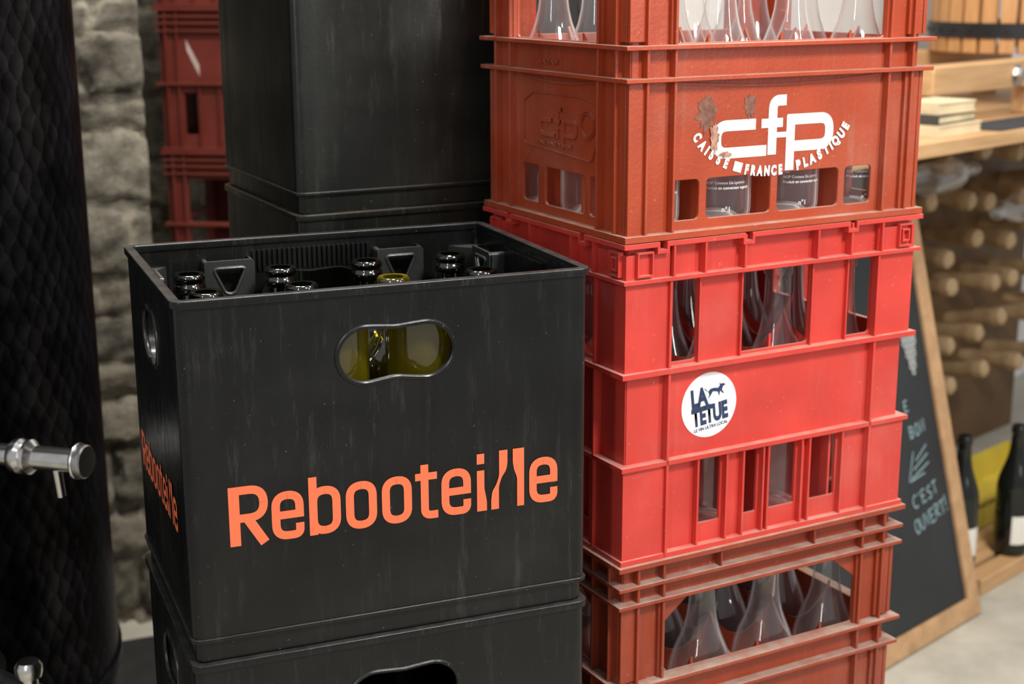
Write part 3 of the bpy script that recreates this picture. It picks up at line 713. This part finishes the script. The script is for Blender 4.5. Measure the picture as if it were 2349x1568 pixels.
# table / shelf unit
parts=[]
mb=MB(); mb.box((-.74,0,FZ+.272),(1.3,.70,FZ+.30)); parts.append(mb.finish("table_top",M_WOOD,.002))
for s,k in ((-.70,.10),(-.70,.66),(1.27,.10),(1.27,.66)):
    mb=MB(); mb.box((s-.025,k-.025,0.0),(s+.025,k+.025,FZ+.272)); parts.append(mb.finish("leg",M_WOOD,.002))
thing("wooden_table","long pale wooden table beside the white wall","table",parts,qp(0,0),QA)
mb=MB(); mb.box((0.01,0,0),(1.22,.045,.036)); 
for k in range(3): mb.box((.01,.06+.115*k,.012),(1.22,.16+.115*k,.036))
for s in (.03,.6,1.18): mb.box((s-.02,.02,0),(s+.02,.38,.012))
thing("pallet","low pale wooden slatted pallet on the concrete floor","pallet",[mb.finish("planks",M_WOOD,.002)],qp(0,0),QA)
# peg rack
mb=MB(); mb.box((-.62,.56,0.0),(1.22,.59,FZ+.268)); board=mb.finish("back_board",M_BROWN,.001); parts=[board]
pegmesh=None
rz=[.175,.055,-.065,-.185,-.305,-.425]
for j,z in enumerate(rz):
    for i in range(12):
        s=-.44+.155*i+(.077 if j%2 else 0)+random.uniform(-.020,.020)
        if s>1.15: continue
        if pegmesh is None:
            m=MB(); m.lathe([(0,0),(.016,0),(.0185,.02),(.020,.100),(.0245,.135),(.0260,.150),(.0225,.168),(.012,.176),(0,.178)],20,Matrix.Rotation(math.radians(90),4,'X')); po=m.finish("peg",M_PEG); pegmesh=po
        else:
            po=pegmesh.copy(); col.objects.link(po)
        po.location=(s,.562,FZ+z+random.uniform(-.012,.012)); po.rotation_euler=(math.radians(random.uniform(-12,5)),0,math.radians(random.uniform(-10,10))); parts.append(po)
thing("peg_rack","brown wooden rack with rows of pale pegs under the table","rack",parts,qp(0,0),QA)
def lying(s,k,z,ang):
    mb=MB(); mb.lathe(BP,28,T(0,0,.0385)@Matrix.Rotation(math.radians(90),4,'Y')@T(0,0,-.15)); o=mb.finish("glass_body",M_CLEAR,recalc=False,ang=60)
    thing("wine_bottle","empty clear wine bottle lying on the rack pegs","bottle",[o],qp(s,k,FZ+z),QA+ang,"clear bottles lying on the rack")
lying(.48,.40,.055+.036,.10); lying(.84,.40,-.065+.036,.08+math.pi)
# dark bottles + yellow box
m_dk=plain("black_glass",(.008,.010,.008),.12)
mb=MB(); mb.lathe(BP,32); gb=mb.finish("glass_body",m_dk,recalc=False,ang=60)
ml=MB()
vs=[]
for k in range(17):
    a=math.radians(-170+k*11); vs.append((ml.bm.verts.new((.0389*math.cos(a),.0389*math.sin(a),.030)),ml.bm.verts.new((.0389*math.cos(a),.0389*math.sin(a),.095))))
for A,B in zip(vs,vs[1:]): ml.bm.faces.new((A[0],B[0],B[1],A[1]))
lb=ml.finish("paper_label",M_LABEL,recalc=False)
wb=thing("wine_bottle","dark full wine bottle with cream label on the pallet","bottle",[gb,lb],qp(.205,.040,.0362),QA+.3,"dark bottles on the pallet")
copy_thing(wb,qp(.052,.085,.0362),QA-.9); copy_thing(wb,qp(.31,.06,.0362),QA+.2)
mb=MB()
for nm,W,M in sides(.62,.17):
    mb.mesh(plate([rect(0,0,W,.075)],.004),M@T(0,0,-.002))
    if nm in("front","back"): mb.box((-.005,.066,-.004),(W+.005,.076,.005),M)
    else: mb.box((.004,.066,-.004),(W-.004,.076,.005),M)
    for u in (.1,W/2,W-.1): 
        if W>.5 or u==W/2: mb.box((u-.004,.004,-.001),(u+.004,.066,.003),M)
mb.box((0,0,0),(.62,.17,.005))
thing("storage_crate","low plain yellow plastic box behind the dark bottles","crate",[mb.finish("crate_body",M_YEL,.001)],qp(.10,.150,.0368),QA)

# press on the table
parts=[]; zt=FZ+.3005
for s in (-.045,.36,.80):
    for k in (.16,.50):
        mb=MB(); mb.box((s-.028,k-.02,0),(s+.028,k+.025,.062)); parts.append(mb.finish("foot",M_WOOD,.003))
for k in (.15,.50):
    mb=MB(); mb.box((-.10,k-.02,.062),(.90,k+.03,.120)); parts.append(mb.finish("beam",M_WOOD,.003))
for s in (.24,.72):
    mb=MB(); mb.cyl((s,.130,.09),(s,.112,.09),.016,6); mb.cyl((s,.131,.09),(s,.126,.09),.022,20)
    parts.append(mb.finish("bolt",M_RUB))
c=(.60,.345); R=.17; mb=MB()
for i in range(26):
    a=2*math.pi*i/26; M=T(c[0],c[1],0)@RZ(a); mb.box((R-.010,-.0175,.120),(R+.008,.0175,.62),M)
parts.append(mb.finish("stave_basket",M_WOODV,.002))
for z in (.155,.55):
    mb=MB(); mb.lathe([(R+.009,z),(R+.013,z),(R+.013,z+.034),(R+.009,z+.034),(R+.009,z)],48,T(c[0],c[1],0))
    for i in range(26):
        a=2*math.pi*i/26; n=Vector((math.cos(a),math.sin(a),0)); p=Vector((c[0],c[1],z+.017))+n*(R+.012); mb.cyl(p,p+n*.004,.005,8)
    parts.append(mb.finish("iron_band",plain("black_iron",(.025,.025,.028),.45,.6)))
thing("wine_press","wooden wine press with vertical staves and black iron bands","press",parts,qp(0,0,zt),QA)
def book(s,k,z,w,d,h,mat,lab,rot=0):
    mb=MB(); mb.box((0,.002,.003),(w-.003,d-.002,h-.003)); pg=mb.finish("pages",M_BOOK)
    mb=MB(); mb.box((-.002,0,0),(w,d,.003)); mb.box((-.002,0,h-.003),(w,d,h)); mb.box((-.003,0,0),(0,d,h)); cv=mb.finish("cover",mat)
    thing("book",lab,"book",[pg,cv],qp(s,k,z),QA+rot)
book(-.24,.03,zt,.16,.11,.022,M_BOOK,"cream covered book lying on the wooden table")
book(-.235,.035,zt+.0225,.15,.10,.018,M_DARKBOX,"dark covered book on top of a cream book",.05)
book(-.23,.04,zt+.041,.13,.09,.022,M_BOOK,"small cream notebook on top of the books",-.04)
mb=MB(); mb.mesh(plate([rrect(0,0,.50,.11,.01)],.002),T(0,0,.0012)); tm=thing("table_mat","dark cloth mat lying flat on the wooden table","mat",[mb.finish("cloth",M_CLOTH)],qp(-.05,.006,zt),QA)
mb=MB(); mb.box((0,0,0),(.55,.12,.10)); mb.box((-.004,-.004,.085),(.554,.124,.108)); thing("storage_box","dark grey lidded box on the table behind the press","box",[mb.finish("box_body",M_DARKBOX,.003)],qp(-.15,.56,zt),QA)

# chalkboard
bw,bh=.62,.90; lean=math.radians(14.4); parts=[]
mb=MB()
fw=.038
mb.mesh(plate([rect(-bw,0,0,bh),rect(-bw+fw,fw,-fw,bh-fw)],.020,.0015),basis((1,0,0),(0,0,1),(0,-1,0)))
parts.append(mb.finish("wooden_frame",wood("board_frame_wood",(.38,.22,.11),(.54,.33,.17),(20,20,20))))
mb=MB(); mb.box((-bw+fw-.003,-.004,fw-.003),(-fw+.003,.006,bh-fw+.003)); parts.append(mb.finish("slate_panel",M_SLATE,smooth=False))
MF=basis((1,0,0),(0,0,1),(0,-1,0),(0,-.0052,0))
LET={'C':[[(1,.9),(.6,1),(.15,.8),(0,.5),(.15,.15),(.6,0),(1,.1)]],"'":[[(.5,1.05),(.4,.8)]],'E':[[(.9,1),(.05,.97),(0,.0),(.95,.04)],[(.02,.5),(.7,.54)]],'S':[[(.95,.9),(.5,1),(.1,.8),(.2,.58),(.8,.42),(.9,.18),(.5,0),(.0,.1)]],'T':[[(-.05,.97),(1.05,1.0)],[(.5,.98),(.45,0)]],'O':[[(.5,1),(.1,.8),(0,.4),(.3,0),(.75,.05),(1,.5),(.8,.92),(.5,1)]],'U':[[(0,1),(.05,.3),(.4,0),(.85,.2),(.95,1)]],'V':[[(0,1),(.45,0),(1,1.02)]],'R':[[(.05,0),(.1,1),(.8,.9),(.85,.6),(.1,.48),(.95,0)]],'!':[[(.5,1.2),(.4,.35)],[(.4,.14),(.42,-.02)]],'B':[[(.05,0),(.05,1),(.75,.9),(.7,.58),(.05,.52),(.85,.4),(.8,.08),(.05,0)]],'N':[[(0,0),(.05,1),(.85,.02),(.95,1.03)]]}
def ct(t,s,x,z,rot,adv=.8,w=.0019):
    m=MB(); MM=MF@T(x,z,0)@Matrix.Rotation(math.radians(rot),4,'Z'); px=0
    for ch in t:
        k=.4 if ch in "'!" else 1
        for st in LET[ch]: m.stroke([((px+p[0]*.60*k)*s,(p[1]+.04*math.sin(px*5))*s) for p in st],w,False,MM)
        px+=adv*(.55 if ch in "'!" else 1)
    parts.append(m.finish("chalk_writing",M_CHALK,smooth=False,recalc=False))
ct("C'EST",.026,-.172,.262,8,.84); ct("OUVERT!",.028,-.178,.212,9,.72); ct("BON",.024,-.145,.400,6,.88); ct("E",.022,-.150,.455,4)
m=MB()
for i in range(3):
    m.stroke([(-.165+.012*i,.322+.016*i),(-.095,.342+.018*i)],.0019,False,MF)
m.stroke([(-.175,.318),(-.145,.374)],.0019,False,MF); m.stroke([(-.170,.318),(-.115,.324)],.0019,False,MF)
parts.append(m.finish("chalk_strokes",M_CHALK,smooth=False,recalc=False))
mb=MB()
for r in range(7):
    for q in range(max(1,4-r//2)):
        cx=-.090+.013*(q-(4-r//2)/2); cz=.600-.012*r
        mb.stroke([(cx+.005*math.cos(a*math.pi/6),cz+.005*math.sin(a*math.pi/6)) for a in range(12)],.0022,True,MF)
parts.append(mb.finish("chalk_grapes",M_CHALKW,smooth=False,recalc=False))
piv=bpy.data.objects.new("chalkboard",None); col.objects.link(piv)
piv.location=(1.765,.998,.003); piv.rotation_euler=(-lean,0,QA)
for p in parts: p.parent=piv
piv["label"]="wood-framed chalkboard with blue chalk writing leaning beside the crates"; piv["category"]="chalkboard"

# ------------------------------------------------------------------ lights
w=bpy.data.worlds.new("world"); scn.world=w; w.use_nodes=True
w.node_tree.nodes["Background"].inputs[0].default_value=(.98,.98,1.0,1); w.node_tree.nodes["Background"].inputs[1].default_value=.42
def area(name,loc,target,size,power,color=(1,.98,.95),sy=None):
    l=bpy.data.lights.new(name,'AREA'); l.energy=power; l.color=color; l.size=size
    if sy: l.shape='RECTANGLE'; l.size_y=sy
    o=bpy.data.objects.new(name,l); col.objects.link(o); o.location=loc
    d=Vector(target)-Vector(loc); o.rotation_euler=d.to_track_quat('-Z','Y').to_euler(); return o
area("ceiling_lamp",(.9,-1.5,2.7),(.5,.1,.9),.4,54)
area("tube_lamp",(1.9,-1.9,1.9),(.6,.1,.9),.10,20,(1,.99,.97),1.6)  # unseen strip added on the right to draw streaks on the glass
area("tube_lamp",(-1.3,-1.7,1.9),(.4,.1,.9),.10,12,(1,.99,.97),1.6)  # unseen strip added on the left for the same glass streaks
area("ceiling_lamp",(1.5,.0,2.8),(2.0,1.3,.5),.5,42,(1,.91,.76))
area("ceiling_lamp",(.10,1.0,2.6),(.05,1.62,1.35),.3,13,(1,.95,.86))  # unseen light added to brighten the stone wall
area("ceiling_lamp",(.4,.6,2.9),(.4,.2,0),.25,30)  # small unseen light added above the crates for edge highlights

# ------------------------------------------------------------------ camera
f,yaw,pitch,roll=3369.4,.3832,.2452,-.0037
C=Vector((-.1942,-1.2732,.6017+FZ))
fwv=Vector((math.sin(yaw)*math.cos(pitch),math.cos(yaw)*math.cos(pitch),-math.sin(pitch)))
r=Vector((math.cos(yaw),-math.sin(yaw),0)); u=r.cross(fwv)
r2=r*math.cos(roll)+u*math.sin(roll); u2=-r*math.sin(roll)+u*math.cos(roll)
cam=bpy.data.cameras.new("camera"); co=bpy.data.objects.new("camera",cam); col.objects.link(co)
co.matrix_world=basis(r2,u2,-fwv,C)
cam.sensor_width=36; cam.lens=f/2349*36; cam.clip_start=.02
cam.dof.use_dof=True; cam.dof.focus_distance=1.40; cam.dof.aperture_fstop=6.5
scn.camera=co
